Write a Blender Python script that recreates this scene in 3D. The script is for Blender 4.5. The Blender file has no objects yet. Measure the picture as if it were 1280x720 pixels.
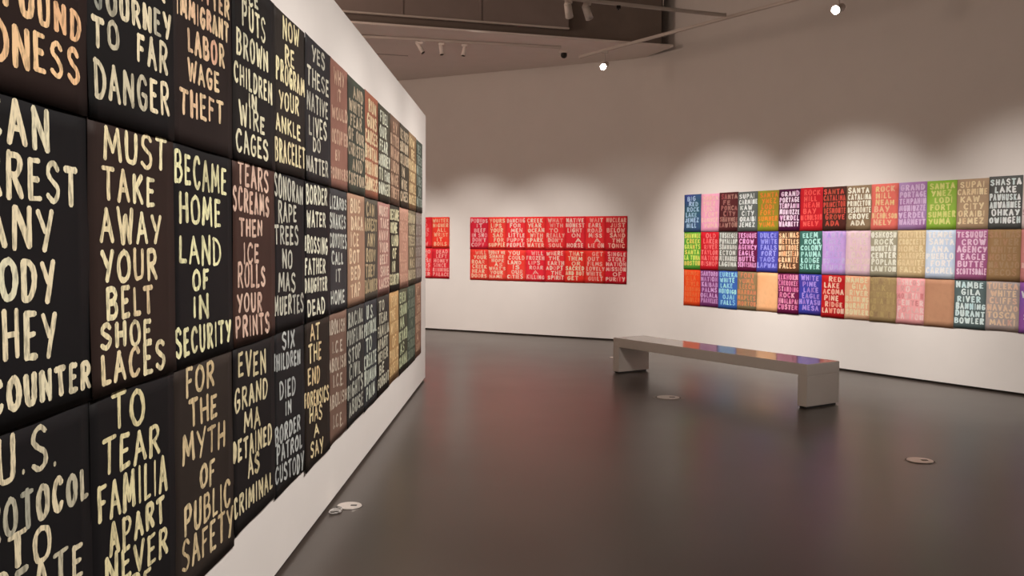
import bpy, bmesh, math, random
from mathutils import Vector, Matrix, noise

# ------------------------------------------------------------------ camera, light, exposure
C = bpy.context.scene.collection
scene = bpy.context.scene
CAM_H = 1.595
cam = bpy.data.objects.new('camera', bpy.data.cameras.new('camera'))
C.objects.link(cam)
cam.data.sensor_width = 36.0
cam.data.lens = 36.0 * 1129.85 / 1280.0
cam.data.clip_start = 0.02
cam.matrix_world = Matrix.Translation((0, 0, CAM_H)) @ Matrix.Rotation(math.radians(90) - 0.0492, 4, 'X') @ Matrix.Rotation(0.0069, 4, 'Z')
scene.camera = cam

world = bpy.data.worlds.new('world'); scene.world = world
world.use_nodes = True
world.node_tree.nodes['Background'].inputs[0].default_value = (0.9, 0.75, 0.65, 1)
world.node_tree.nodes['Background'].inputs[1].default_value = 0.02

scene.view_settings.view_transform = 'Standard'
scene.view_settings.look = 'None'
scene.view_settings.gamma = 1.0
scene.view_settings.use_curve_mapping = False
scene.view_settings.exposure = 0.0

WARM = (1.0, 0.92, 0.85)
def spot_light(name, loc, target, watts, size_deg, blend, radius=0.05, color=WARM):
    l = bpy.data.lights.new(name, 'SPOT'); l.energy = watts; l.spot_size = math.radians(size_deg)
    l.spot_blend = blend; l.shadow_soft_size = radius; l.color = color
    o = bpy.data.objects.new(name, l); C.objects.link(o); o.location = loc
    d = Vector(target) - Vector(loc); o.rotation_euler = d.to_track_quat('-Z', 'Y').to_euler()
    return o

# wall planes in plan:  P = n*off + d*s
def wall_frame(nx, ny, off):
    n = Vector((nx, ny, 0)); d = Vector((-ny, nx, 0))
    return n, d, off
AL, OL = 0.015885, 1.1750
AB, OB = 1.08949, 14.00394
AR, OR = 0.58933, 9.91193
# partition: u runs away from the camera, normal (to the room) +x
L_DIR = Vector((math.sin(AL), math.cos(AL), 0)); L_N = Vector((math.cos(AL), -math.sin(AL), 0)); L_O = -L_N * OL
# back and right walls: u runs to the right seen from the room, normal faces the camera
B_OUT = Vector((math.cos(AB), math.sin(AB), 0)); B_DIR = Vector((math.sin(AB), -math.cos(AB), 0)); B_N = -B_OUT; B_O = B_OUT * OB
R_OUT = Vector((math.cos(AR), math.sin(AR), 0)); R_DIR = Vector((math.sin(AR), -math.cos(AR), 0)); R_N = -R_OUT; R_O = R_OUT * OR
def PL(t, z, off=0.0): return L_O + L_DIR * t + L_N * off + Vector((0, 0, z))
def PB(s, z, off=0.0): return B_O - B_DIR * s + B_N * off + Vector((0, 0, z))
def PR(s, z, off=0.0): return R_O - R_DIR * s + R_N * off + Vector((0, 0, z))

# wall washers of the picture walls (their fittings hang above the frame)
for s, w in ((10.9, .12), (9.25, 1.0), (7.15, 1.0), (4.9, .7), (2.6, .55)):
    spot_light('wall_washer_light', PR(s, 4.9, 3.6), PR(s, 0.6, 0), 1010 * w, 50, 1.0, 0.08)
for s, w in ((6.45, .95), (8.0, .95), (9.7, .9), (11.8, .8), (14.5, .7)):
    spot_light('wall_washer_light', PB(s, 4.4, 3.1), PB(s, 0.5, 0), 500 * w, 53, 1.0, 0.08)
for t in (0.2, 1.9, 3.6, 5.3, 7.0, 8.6, 10.0):
    spot_light('partition_light', PL(t, 4.75, 2.6), PL(t, 0.85, 0), 520 if t < 8 else 420, 68, 1.0, 0.08)
# unseen soft point lamps, added to lift the ambient level of the room
def fill_point(loc, watts, radius=0.8, color=(1.0, 0.74, 0.60)):
    l = bpy.data.lights.new('ambient_fill', 'POINT'); l.energy = watts; l.shadow_soft_size = radius; l.color = color
    o = bpy.data.objects.new('ambient_fill', l); C.objects.link(o); o.location = loc
fill_point((-5.0, 9.0, 3.9), 310)
fill_point((-4.5, 2.0, 4.2), 190)
fill_point((-2.0, -3.0, 3.8), 20)
spot_light('bench_fill', (3.4, 1.0, 5.4), (2.2, 9.9, 0.25), 640, 21, 1.0, 0.5)  # unseen spot added to brighten the bench

# ------------------------------------------------------------------ helpers
def lin(c):
    def f(v):
        v /= 255.0
        return v / 12.92 if v <= 0.04045 else ((v + 0.055) / 1.055) ** 2.4
    return tuple(f(v) for v in c)
def alb(c, g=1.0): return tuple(min(0.88, v / (g*k)) for v, k in zip(lin(c), (0.80, 0.715, 0.665)))   # paint colour seen under the warm lamps

def mesh_obj(name, verts, faces, mat=None, parent=None, smooth=False):
    me = bpy.data.meshes.new(name); me.from_pydata([tuple(v) for v in verts], [], faces); me.update()
    if smooth:
        for p in me.polygons: p.use_smooth = True
    if mat: me.materials.append(mat)
    o = bpy.data.objects.new(name, me); C.objects.link(o)
    if parent: o.parent = parent
    return o
def bm_obj(name, bm, mat=None, parent=None, smooth=False):
    bmesh.ops.recalc_face_normals(bm, faces=bm.faces)
    me = bpy.data.meshes.new(name); bm.to_mesh(me); bm.free()
    if smooth:
        for p in me.polygons: p.use_smooth = True
    if mat: me.materials.append(mat)
    o = bpy.data.objects.new(name, me); C.objects.link(o)
    if parent: o.parent = parent
    return o
def empty(name, loc, rz=0.0):
    o = bpy.data.objects.new(name, None); C.objects.link(o); o.location = loc; o.rotation_euler = (0, 0, rz); o.empty_display_size = 0.1
    return o
def tag(o, label, cat, group=None):
    o['label'] = label; o['category'] = cat
    if group: o['group'] = group
    return o
def structure(o):
    o['kind'] = 'structure'; return o
def add_box(bm, x0, x1, y0, y1, z0, z1, bevel=0.0, M=None):
    r = bmesh.ops.create_cube(bm, size=1.0)
    m = Matrix.Translation(((x0+x1)/2, (y0+y1)/2, (z0+z1)/2)) @ Matrix.Diagonal((x1-x0, y1-y0, z1-z0, 1))
    if M: m = M @ m
    bmesh.ops.transform(bm, matrix=m, verts=r['verts'])
    if bevel:
        es = list({e for v in r['verts'] for e in v.link_edges})
        bmesh.ops.bevel(bm, geom=es, offset=bevel, segments=2, affect='EDGES')
def add_cyl(bm, p0, p1, r0, r1=None, seg=20, caps=True):
    r1 = r0 if r1 is None else r1
    p0 = Vector(p0); p1 = Vector(p1); d = p1 - p0
    r = bmesh.ops.create_cone(bm, cap_ends=caps, segments=seg, radius1=r0, radius2=r1, depth=d.length)
    m = Matrix.Translation((p0 + p1) / 2) @ d.to_track_quat('Z', 'Y').to_matrix().to_4x4()
    bmesh.ops.transform(bm, matrix=m, verts=r['verts'])
def add_prism(bm, poly, z0, z1):
    lo = [bm.verts.new((p[0], p[1], z0)) for p in poly]; hi = [bm.verts.new((p[0], p[1], z1)) for p in poly]
    bm.faces.new(lo[::-1]); bm.faces.new(hi)
    for i in range(len(poly)):
        j = (i+1) % len(poly); bm.faces.new((lo[i], lo[j], hi[j], hi[i]))

# ------------------------------------------------------------------ materials
def new_mat(name):
    m = bpy.data.materials.new(name); m.use_nodes = True
    nt = m.node_tree; return m, nt, nt.nodes['Principled BSDF']
def noise_node(nt, scale, detail=3, coord='Object', rough=0.55, vscale=None):
    tc = nt.nodes.new('ShaderNodeTexCoord'); n = nt.nodes.new('ShaderNodeTexNoise')
    n.inputs['Scale'].default_value = scale; n.inputs['Detail'].default_value = detail; n.inputs['Roughness'].default_value = rough
    if vscale:
        mp = nt.nodes.new('ShaderNodeMapping'); mp.inputs['Scale'].default_value = vscale
        nt.links.new(tc.outputs[coord], mp.inputs[0]); nt.links.new(mp.outputs[0], n.inputs['Vector'])
    else: nt.links.new(tc.outputs[coord], n.inputs['Vector'])
    return n
def ramp(nt, src, p0, c0, p1, c1):
    r = nt.nodes.new('ShaderNodeValToRGB'); e = r.color_ramp.elements
    e[0].position = p0; e[0].color = (*c0, 1); e[1].position = p1; e[1].color = (*c1, 1)
    nt.links.new(src, r.inputs[0]); return r
def paint_mat(name, col, rough=0.6, var=0.04, bump=0.0, scale=3.0):
    m, nt, b = new_mat(name)
    n = noise_node(nt, scale)
    r = ramp(nt, n.outputs[0], 0.3, tuple(c*(1-var) for c in col), 0.7, tuple(min(1, c*(1+var)) for c in col))
    nt.links.new(r.outputs[0], b.inputs['Base Color']); b.inputs['Roughness'].default_value = rough
    if bump:
        n2 = noise_node(nt, 180, 2); bp = nt.nodes.new('ShaderNodeBump'); bp.inputs['Strength'].default_value = bump; bp.inputs['Distance'].default_value = 0.002
        nt.links.new(n2.outputs[0], bp.inputs['Height']); nt.links.new(bp.outputs[0], b.inputs['Normal'])
    return m
M_WALL = paint_mat('white_wall_paint', (0.80, 0.765, 0.735), 0.7, 0.012, 0.05)
M_SOFFIT = paint_mat('soffit_paint', (0.86, 0.79, 0.74), 0.75, 0.02)
M_CEIL = paint_mat('dark_ceiling_paint', (0.22, 0.18, 0.155), 0.8, 0.08)
M_BULK = paint_mat('bulkhead_paint', (0.30, 0.25, 0.23), 0.7, 0.05)
M_DARKGAP = paint_mat('dark_reveal', (0.05, 0.042, 0.036), 0.8, 0.1)
M_BENCH = paint_mat('bench_lacquer', (0.74, 0.66, 0.60), 0.10, 0.02)
M_TRACK = paint_mat('track_enamel', (0.66, 0.60, 0.55), 0.45, 0.03)
M_BLACK = paint_mat('black_plastic', (0.012, 0.011, 0.011), 0.35, 0.1)
M_STEEL = paint_mat('cover_metal', (0.70, 0.63, 0.58), 0.32, 0.06, scale=20); M_STEEL.node_tree.nodes['Principled BSDF'].inputs['Metallic'].default_value = 0.5
M_FLANGE = paint_mat('flange_metal', (0.16, 0.135, 0.12), 0.35, 0.06)
M_CABLE = paint_mat('grey_cable_jacket', (0.42, 0.39, 0.37), 0.4, 0.1)
# polished concrete
M_FLOOR, nt, b = new_mat('polished_concrete')
n1 = noise_node(nt, 0.45, 2); n2 = noise_node(nt, 1.6, 2, rough=0.5)
r1 = ramp(nt, n1.outputs[0], 0.3, (0.047, 0.036, 0.030), 0.7, (0.068, 0.053, 0.044))
r2 = ramp(nt, n2.outputs[0], 0.3, (0.9, 0.9, 0.9), 0.75, (1.06, 1.06, 1.06))
mx = nt.nodes.new('ShaderNodeMix'); mx.data_type = 'RGBA'; mx.blend_type = 'MULTIPLY'; mx.inputs[0].default_value = 1
nt.links.new(r1.outputs[0], mx.inputs[6]); nt.links.new(r2.outputs[0], mx.inputs[7]); nt.links.new(mx.outputs[2], b.inputs['Base Color'])
rr = nt.nodes.new('ShaderNodeMapRange'); rr.inputs[3].default_value = 0.27; rr.inputs[4].default_value = 0.33
nt.links.new(n2.outputs[0], rr.inputs[0]); nt.links.new(rr.outputs[0], b.inputs['Roughness'])
b.inputs['Specular IOR Level'].default_value = 0.62
# printed paper and brushed paint: colours are stored per vertex, grain comes from noise
def attr_mat(name, lo, scale, rough, vscale=None, p0=0.36, p1=0.52):
    m, nt, b = new_mat(name)
    a = nt.nodes.new('ShaderNodeAttribute'); a.attribute_name = 'ink'
    n = noise_node(nt, scale, 4, vscale=vscale)
    r = ramp(nt, n.outputs[0], p0, (lo,)*3, p1, (1, 1, 1))
    mx = nt.nodes.new('ShaderNodeMix'); mx.data_type = 'RGBA'; mx.blend_type = 'MULTIPLY'; mx.inputs[0].default_value = 1
    nt.links.new(a.outputs['Color'], mx.inputs[6]); nt.links.new(r.outputs[0], mx.inputs[7]); nt.links.new(mx.outputs[2], b.inputs['Base Color'])
    b.inputs['Roughness'].default_value = rough; b.inputs['Specular IOR Level'].default_value = 0.12
    return m
M_PAPER = attr_mat('inked_rag_paper', 0.94, 14, 0.62)
M_LETTER = attr_mat('brushed_letter_ink', 0.55, 80, 0.6, vscale=(1, 1, 0.3), p0=0.38)
M_LETTER_FAR = attr_mat('flat_letter_ink', 0.88, 40, 0.6)
M_LENS, nt, b = new_mat('lit_lens')
b.inputs['Emission Color'].default_value = (1, 0.93, 0.82, 1); b.inputs['Emission Strength'].default_value = 60

# ------------------------------------------------------------------ the room
bm = bmesh.new(); add_prism(bm, [(-9, -6), (14.2, -6), (14.2, 19.5), (-9, 19.5)], -0.2, 0.0)
structure(bm_obj('floor', bm, M_FLOOR))
ZC = 6.0
# the back wall meets the right wall in a soft obtuse corner
CORN = B_O - B_DIR * 4.9557
arc = []
TAN = 0.22
pa = CORN - B_DIR * TAN; pb = CORN + R_DIR * TAN
for i in range(9):
    k = i / 8; arc.append(pa * (1-k)**2 + CORN * 2*k*(1-k) + pb * k*k)
def wall_run(name, pts, z0, z1, mat, thick=0.25):
    """thick wall following a plan polyline; room side is to the right of travel"""
    n = len(pts); outs = []
    for i in range(n):
        a = pts[max(0, i-1)]; c = pts[min(n-1, i+1)]; d = (c - a).normalized(); outs.append(pts[i] + Vector((-d.y, d.x, 0)) * thick)
    vs = []; fs = []
    for i in range(n):
        for p in (pts[i], outs[i]):
            for z in (z0, z1): vs.append((p.x, p.y, z))
    for i in range(n-1):
        a = i*4; c = a+4
        fs += [(a, c, c+1, a+1), (a+2, a+3, c+3, c+2), (a+1, c+1, c+3, a+3), (a, a+2, c+2, c)]
    fs += [(0, 1, 3, 2), (4*n-4, 4*n-2, 4*n-1, 4*n-3)]
    bm = bmesh.new(); bv = [bm.verts.new(v) for v in vs]
    for f in fs: bm.faces.new([bv[i] for i in f])
    return structure(bm_obj(name, bm, mat))
BK = B_O - B_DIR * 15.6
backpts = [BK] + arc[:5]
rightpts = arc[4:] + [R_O + R_DIR * 12.6]
wall_run('wall_back', backpts, 0.028, ZC, M_WALL)
wall_run('wall_right', rightpts, 0.028, ZC, M_WALL)
def inset(pts, k):
    n = len(pts); o = []
    for i in range(n):
        a = pts[max(0, i-1)]; c = pts[min(n-1, i+1)]; d = (c - a).normalized(); o.append(pts[i] + Vector((-d.y, d.x, 0)) * k)
    return o
wall_run('baseboard_back', inset(backpts, 0.02), 0.0, 0.028, M_DARKGAP, 0.2)  # recessed strips; the floor gap's shade is put into their dark colour
wall_run('baseboard_right', inset(rightpts, 0.02), 0.0, 0.028, M_DARKGAP, 0.2)
def boxwall(name, x0, x1, y0, y1, z0, z1, mat):
    bm = bmesh.new(); add_box(bm, x0, x1, y0, y1, z0, z1); return structure(bm_obj(name, bm, mat))
boxwall('wall_left', -9.25, -9.0, -6.25, 21, 0, ZC, M_WALL)
boxwall('wall_rear', -9.0, 16.5, -6.25, -6.0, 0, ZC, M_WALL)
boxwall('ceiling', -9.25, 16.5, -6.25, 21, ZC, ZC + 0.2, M_CEIL)
# free-standing partition
def lbox(name, t0, t1, o0, o1, z0, z1, mat, bev=0.0):
    bm = bmesh.new()
    rot = Matrix(((L_DIR.x, L_N.x, 0, L_O.x), (L_DIR.y, L_N.y, 0, L_O.y), (0, 0, 1, 0), (0, 0, 0, 1)))
    add_box(bm, t0, t1, o0, o1, z0, z1, bev, rot)
    return structure(bm_obj(name, bm, mat))
lbox('wall_partition', -3.0, 10.49, -0.45, 0.0, 0.022, 3.06, M_WALL, 0.004)
lbox('baseboard_partition', -2.98, 10.47, -0.43, -0.02, 0.0, 0.022, M_DARKGAP)  # same dark colour painting the shadow gap under the partition

# ------------------------------------------------------------------ soffit and bulkhead over the back wall
ZS = 4.591
F0 = Vector((-2.317, 12.494, 0)); F1 = Vector((2.373, 13.848, 0)); FD = (F1 - F0).normalized(); FN = Vector((FD.y, -FD.x, 0))   # FN points to the camera
FL = F0 + FD * (-(F0.x + 9.0) / FD.x)
cr = CORN
poly = [FL, F1 + FD*0.05, cr, BK]
bm = bmesh.new(); add_prism(bm, [(p.x, p.y) for p in poly], ZS, ZS + 0.03)
structure(bm_obj('ceiling_soffit', bm, M_SOFFIT))
def fbox(name, a0, a1, o0, o1, z0, z1, mat, bev=0.0):
    """box along the soffit edge, a measured from F0, o towards the camera"""
    bm = bmesh.new()
    rot = Matrix(((FD.x, FN.x, 0, F0.x), (FD.y, FN.y, 0, F0.y), (0, 0, 1, 0), (0, 0, 0, 1)))
    add_box(bm, a0, a1, o0, o1, z0, z1, bev, rot)
    return structure(bm_obj(name, bm, mat))
A712 = (Vector((0.816, 13.361, 0)) - F0).dot(FD); A830 = (Vector((2.29, 13.824, 0)) - F0).dot(FD)
aL = -6.7
fbox('trim_1', aL, A830, -0.24, -0.14, ZS + 0.03, ZC, M_CEIL)             # recessed back plane right of the duct housing
fbox('trim_2', aL, A712, -0.13, 0.0, ZS + 0.15, ZC, M_BULK, 0.006)       # housing face
fbox('trim_3', aL, A712, -0.02, 0.03, ZS + 0.135, ZS + 0.16, M_TRACK, 0.004)   # lower lip, its pale colour paints in the highlight along the edge
for k in (0.78, 1.9, -0.6):
    fbox('trim_4', k, k + 0.03, -0.01, 0.012, ZS + 0.16, ZC, M_BULK)
# shallow plank joint on the soffit underside
for off, zz in ((0.62, 0.0), (1.9, 0.0)):
    fbox('trim_5', aL, 3.2 if off < 1 else 1.2, -off - 0.02, -off, ZS - 0.006, ZS, M_BULK)

# ------------------------------------------------------------------ tracks and fittings
def track(p0, p1, label):
    p0 = Vector(p0); p1 = Vector(p1); d = (p1 - p0); L = d.length; d.normalize(); ang = math.atan2(d.y, d.x)
    r = empty('lighting_track', p0, ang); tag(r, label, 'lighting track')
    bm = bmesh.new()
    add_box(bm, 0, L, -0.018, -0.008, -0.02, 0.018, 0.002); add_box(bm, 0, L, 0.008, 0.018, -0.02, 0.018, 0.002); add_box(bm, 0, L, -0.018, 0.018, 0.008, 0.018)
    bm_obj('rail', bm, M_TRACK, r)
    bm = bmesh.new(); add_box(bm, 0, L, -0.007, 0.007, -0.008, 0.007); bm_obj('conductor_channel', bm, M_DARKGAP, r)
    for k in (0, L):
        bm = bmesh.new(); add_box(bm, k - 0.012, k + 0.012, -0.022, 0.022, -0.023, 0.022, 0.003); bm_obj('end_cap', bm, M_TRACK, r)
    return r, L
ZT = 4.45
def hangers(r, L, top, n):
    for i in range(n):
        x = L * (i + 0.5) / n
        bm = bmesh.new(); add_cyl(bm, (x, 0, 0.018), (x, 0, top), 0.005, seg=8); bm_obj('hanger_rod', bm, M_TRACK, r)
t2a = Vector((0.811, 10.744, ZT)); t2b = Vector((2.624, 11.401, ZT)); d2 = (t2b - t2a).normalized()
t3a = Vector((1.02, 13.96, ZT)); t3b = Vector((3.603, 10.146, ZT)); d3 = (t3b - t3a).normalized()
r, L = track(t2a - d2 * 5.0, t2b + d2*0.0, 'pale ceiling track along the top edge, carrying two tilted spotlight heads'); hangers(r, L, ZC - ZT, 4)
r, L = track(t3a, t3b + d3 * 3.2, 'long pale lighting track running diagonally with two lit spotlights below it'); hangers(r, L, ZC - ZT, 0)
for k in (0.97,):
    x = L * k; bm = bmesh.new(); add_cyl(bm, (x, 0, 0.018), (x, 0, ZC - ZT), 0.005, seg=8); bm_obj('hanger_rod', bm, M_TRACK, r)
r, L = track((-2.9, 13.05, ZS - 0.02), (0.70, 13.88, ZS - 0.02), 'thin white track fixed under the pale soffit with three spotlight heads')

def track_head(at, aim, label, group, drop=0.10, length=0.17, rad=0.043, mat=None, lit=False, watts=0, spot=50):
    """at = point under the track; aim = world point"""
    at = Vector(at); mat = mat or M_TRACK
    r = empty('track_spotlight', at); tag(r, label, 'spotlight', group)
    bm = bmesh.new(); add_box(bm, -0.045, 0.045, -0.016, 0.016, -0.035, -0.004, 0.003); bm_obj('adapter', bm, mat, r)
    bm = bmesh.new(); add_cyl(bm, (0, 0, -0.03), (0, 0, -drop), 0.008, seg=10); bm_obj('stem', bm, mat, r)
    piv = Vector((0, 0, -drop)); d = (Vector(aim) - (at + piv)).normalized()
    bm = bmesh.new(); add_cyl(bm, piv - d*length*0.45, piv + d*length*0.5, rad, rad*1.08, 20); add_cyl(bm, piv - d*length*0.6, piv - d*length*0.45, rad*0.6, rad, 20)
    bm_obj('housing', bm, mat, r, True)
    bm = bmesh.new(); add_cyl(bm, piv + d*length*0.5, piv + d*(length*0.5 + 0.012), rad*1.12, rad*1.12, 20, False); bm_obj('bezel', bm, mat, r)
    bm = bmesh.new(); add_cyl(bm, piv + d*length*0.5, piv + d*(length*0.5 + 0.006), rad*0.98, rad*0.98, 20); bm_obj('lens', bm, M_LENS if lit else M_DARKGAP, r)
    if watts:
        p = at + piv + d * (length*0.5 + 0.03); spot_light('spotlight_beam', p, aim, watts, spot, 0.7)
    return r
g = 'track spotlights'
track_head((1.343, 13.43, ZT - 0.02), PL(7.6, 1.5), 'glowing spotlight hanging over the red prints below the soffit', g, drop=0.21, lit=True, watts=60, spot=22)
track_head((3.60, 10.15, ZT - 0.02), PL(5.2, 1.6), 'glowing spotlight high up right, above the multicoloured wall of prints', g, drop=0.21, lit=True, watts=60, spot=24)
track_head((0.635, 10.68, ZT - 0.02), (0.9, 11.6, 3.2), 'unlit pale spotlight head at top edge, left one of the tilted pair', g, drop=0.11, length=0.16)
track_head((0.86, 10.76, ZT - 0.02), (1.5, 11.8, 3.0), 'unlit pale spotlight head at top edge, right one of the tilted pair', g, drop=0.11, length=0.16)
for (x, y, ax), w in zip(((-1.375, 13.402, .5), (-1.066, 13.473, .1), (-0.728, 13.551, -.15)), ('leftmost', 'middle', 'rightmost')):
    track_head((x, y, ZS - 0.05), (x + ax, y - 0.25, 3.6), 'white spotlight head under the pale soffit, %s of three' % w, g, drop=0.08, length=0.19, rad=0.03, mat=M_SOFFIT)
r = empty('ceiling_sensor', (0.784, 14.242, ZS)); tag(r, 'small black sensor with white collar under the pale soffit', 'sensor')
bm = bmesh.new(); add_cyl(bm, (0, 0, 0), (0, 0, -0.03), 0.075, 0.07, 24); bm_obj('collar', bm, M_SOFFIT, r)
bm = bmesh.new(); bmesh.ops.create_uvsphere(bm, u_segments=20, v_segments=12, radius=0.05, matrix=Matrix.Translation((0, 0, -0.06))); add_cyl(bm, (0, 0, -0.03), (0, 0, -0.06), 0.045, 0.05, 20); bm_obj('dome', bm, M_BLACK, r, True)
r = empty('track_connector', t2a + d2 * 0.46 + Vector((0, 0, -0.02))); tag(r, 'small black plug under the pale track beside the spotlight pair', 'connector')
bm = bmesh.new(); add_box(bm, -0.025, 0.025, -0.015, 0.015, -0.04, 0, 0.003); bm_obj('plug_body', bm, M_BLACK, r)
bm = bmesh.new(); add_cyl(bm, (0, 0, -0.04), (0, 0, -0.055), 0.01, seg=12); bm_obj('plug_tip', bm, M_BLACK, r)

# ------------------------------------------------------------------ bench
bx = empty('gallery_bench', (2.885, 8.765, 0), math.atan2(-R_DIR.y, -R_DIR.x)); tag(bx, 'long low taupe lacquered bench with slab legs on the concrete floor', 'bench')
BL, BW, BH, BT = 2.92, 0.50, 0.437, 0.112      # local +x runs away along the long side; local -y is away from the camera
def bench_box(name, x0, x1, z0, z1, y0=None, y1=None, mat=M_BENCH, bev=0.004):
    bm = bmesh.new(); add_box(bm, x0, x1, -BW if y0 is None else y0, 0 if y1 is None else y1, z0, z1, bev)
    return bm_obj(name, bm, mat, bx)
bench_box('seat', 0, BL, BH - BT, BH)
bench_box('leg', 0.0, BT, 0.018, BH - BT - 0.001)
bench_box('leg', BL - BT, BL, 0.018, BH - BT - 0.001)
bench_box('foot_plinth', 0.015, BT - 0.015, 0, 0.018, -BW + 0.03, -0.02, M_BLACK, 0)  # recessed plinths, black to paint the shadow under the legs
bench_box('foot_plinth', BL - BT + 0.015, BL - 0.015, 0, 0.018, -BW + 0.03, -0.02, M_BLACK, 0)

# ------------------------------------------------------------------ floor covers
def floor_cover(x, y, rad, label, wide=1.08, flange=0):
    r = empty('floor_box_cover', (x, y, 0)); tag(r, label, 'floor cover', 'round floor box covers')
    bm = bmesh.new(); add_cyl(bm, (0, 0, 0.0005), (0, 0, 0.002), rad*wide, rad*wide*0.99, 40); bm_obj('dark_surround', bm, M_DARKGAP, r)
    if flange:
        bm = bmesh.new(); add_cyl(bm, (0, 0, 0.0), (0, 0, 0.0012), rad*flange, rad*flange*0.99, 40); bm_obj('flange', bm, M_FLANGE, r)
    bm = bmesh.new(); add_cyl(bm, (0, 0, 0.002), (0, 0, 0.006), rad, rad*0.97, 40); bm_obj('lid', bm, M_STEEL, r)
    bm = bmesh.new(); add_box(bm, rad*0.1, rad*0.6, -rad*0.16, rad*0.16, 0.006, 0.0068); bm_obj('finger_slot', bm, M_DARKGAP, r)
    return r
floor_cover(1.637, 9.364, 0.12, 'round metal floor cover in front of the bench\'s far leg', flange=1.4)
floor_cover(3.046, 6.659, 0.095, 'round metal floor cover alone on the open floor right of the bench', flange=1.2)
floor_cover(1.426, 12.66, 0.05, 'tiny round floor cover left of and behind the bench')
floor_cover(-0.975, 5.40, 0.075, 'round pale floor cover at the foot of the white partition', 1.06)
# short loop of cable at the partition foot
def tube(name, pts, rad, mat, seg=8):
    V = []; F = []
    for i, p in enumerate(pts):
        a = Vector(pts[max(0, i-1)]); c = Vector(pts[min(len(pts)-1, i+1)]); t = (c-a).normalized(); n = t.cross(Vector((0, 0, 1))).normalized(); m = n.cross(t)
        for k in range(seg):
            an = 2*math.pi*k/seg; V.append(Vector(p) + n*math.cos(an)*rad + m*math.sin(an)*rad)
    for i in range(len(pts)-1):
        for k in range(seg):
            k2 = (k+1) % seg; F.append((i*seg+k, i*seg+k2, (i+1)*seg+k2, (i+1)*seg+k))
    F += [tuple(range(seg))[::-1], tuple(range((len(pts)-1)*seg, len(pts)*seg))]
    return mesh_obj(name, V, F, mat, smooth=True)
pts = []
for i in range(70):
    a = i * 0.3; rr_ = 0.026 + 0.007 * math.sin(i * 0.63)
    pts.append((-1.035 + rr_ * math.cos(a), 5.24 + i * 0.0011 + rr_ * 1.5 * math.sin(a), 0.005 + 0.0045 * (1 + math.sin(i*.21))))
tag(tube('floor_cable', pts, 0.0042, M_CABLE), 'small tangle of pale grey cable at the foot of the white partition', 'cable')

# ------------------------------------------------------------------ hand-brushed alphabet (strokes in a unit box; ~ = smooth curve)
G = {
'A': [[(0,0),(.45,1)],[(.42,1),(1,0)],[(.2,.36),(.8,.36)]],
'B': [[(.08,0),(.08,1)],['~',(.08,.97),(.62,.98),(.85,.76),(.6,.56),(.12,.52)],['~',(.12,.52),(.7,.5),(.97,.26),(.68,.03),(.08,.02)]],
'C': [['~',(.95,.84),(.7,1),(.3,.92),(.05,.55),(.22,.1),(.62,0),(.95,.16)]],
'D': [[(.1,0),(.1,1)],['~',(.02,.98),(.5,.97),(.92,.7),(.92,.32),(.55,.03),(.05,.02)]],
'E': [[(.08,0),(.08,1)],[(.08,.97),(.9,.97)],[(.08,.52),(.75,.52)],[(.08,.03),(.95,.03)]],
'F': [[(.1,0),(.1,1)],[(.1,.97),(.95,.97)],[(.1,.52),(.75,.52)]],
'G': [['~',(.92,.86),(.65,1),(.25,.9),(.04,.5),(.25,.08),(.65,.02),(.93,.22),(.92,.45)],[(.55,.45),(.98,.45)]],
'H': [[(.08,0),(.08,1)],[(.92,0),(.92,1)],[(.08,.5),(.92,.5)]],
'I': [[(.5,0),(.5,1)]],
'J': [['~',(.75,1),(.76,.5),(.7,.15),(.4,0),(.08,.2)]],
'K': [[(.1,0),(.1,1)],[(.92,1),(.12,.45)],[(.3,.58),(.98,0)]],
'L': [[(.12,1),(.12,0)],[(.1,.03),(.95,.03)]],
'M': [[(.02,0),(.12,1)],[(.12,.98),(.5,.25)],[(.5,.25),(.86,.98)],[(.86,1),(.98,0)]],
'N': [[(.08,0),(.08,1)],[(.08,.98),(.92,.04)],[(.92,0),(.92,1)]],
'O': [['~',(.5,1),(.15,.85),(.03,.5),(.18,.1),(.52,0),(.87,.15),(.97,.52),(.82,.88),(.48,1)]],
'P': [[(.1,0),(.1,1)],['~',(.1,.97),(.65,.98),(.93,.75),(.68,.5),(.12,.46)]],
'Q': [['~',(.5,1),(.15,.85),(.03,.5),(.18,.1),(.52,0),(.87,.15),(.97,.52),(.82,.88),(.48,1)],[(.6,.25),(1,-.08)]],
'R': [[(.1,0),(.1,1)],['~',(.1,.97),(.65,.98),(.9,.77),(.66,.54),(.12,.5)],[(.42,.5),(.98,0)]],
'S': [['~',(.9,.85),(.6,1),(.2,.92),(.12,.7),(.45,.54),(.85,.38),(.9,.15),(.5,0),(.05,.14)]],
'T': [[(.5,0),(.5,1)],[(0,.97),(1,.97)]],
'U': [['~',(.08,1),(.08,.4),(.2,.06),(.52,0),(.83,.08),(.93,.4),(.93,1)]],
'V': [[(.02,1),(.5,0)],[(.5,0),(.98,1)]],
'W': [[(.02,1),(.26,0)],[(.26,0),(.5,.8)],[(.5,.8),(.76,0)],[(.76,0),(1,1)]],
'X': [[(.05,0),(.95,1)],[(.05,1),(.95,0)]],
'Y': [[(.02,1),(.5,.48)],[(.98,1),(.4,0)]],
'Z': [[(.05,.97),(.95,.97)],[(.92,.97),(.08,.03)],[(.05,.03),(.97,.03)]],
'.': [[(.4,.05),(.55,.06)]], "'": [[(.5,1),(.42,.78)]], '?': [['~',(.1,.85),(.45,1),(.85,.8),(.6,.5),(.5,.3)],[(.48,.05),(.5,.06)]],
}
GW = {'I': .42, 'M': 1.25, 'W': 1.3, '.': .3, "'": .3, 'E': .85, 'F': .85, 'L': .8, 'J': .85, ' ': .5, 'O': 1.05, 'N': 1.05}
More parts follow.
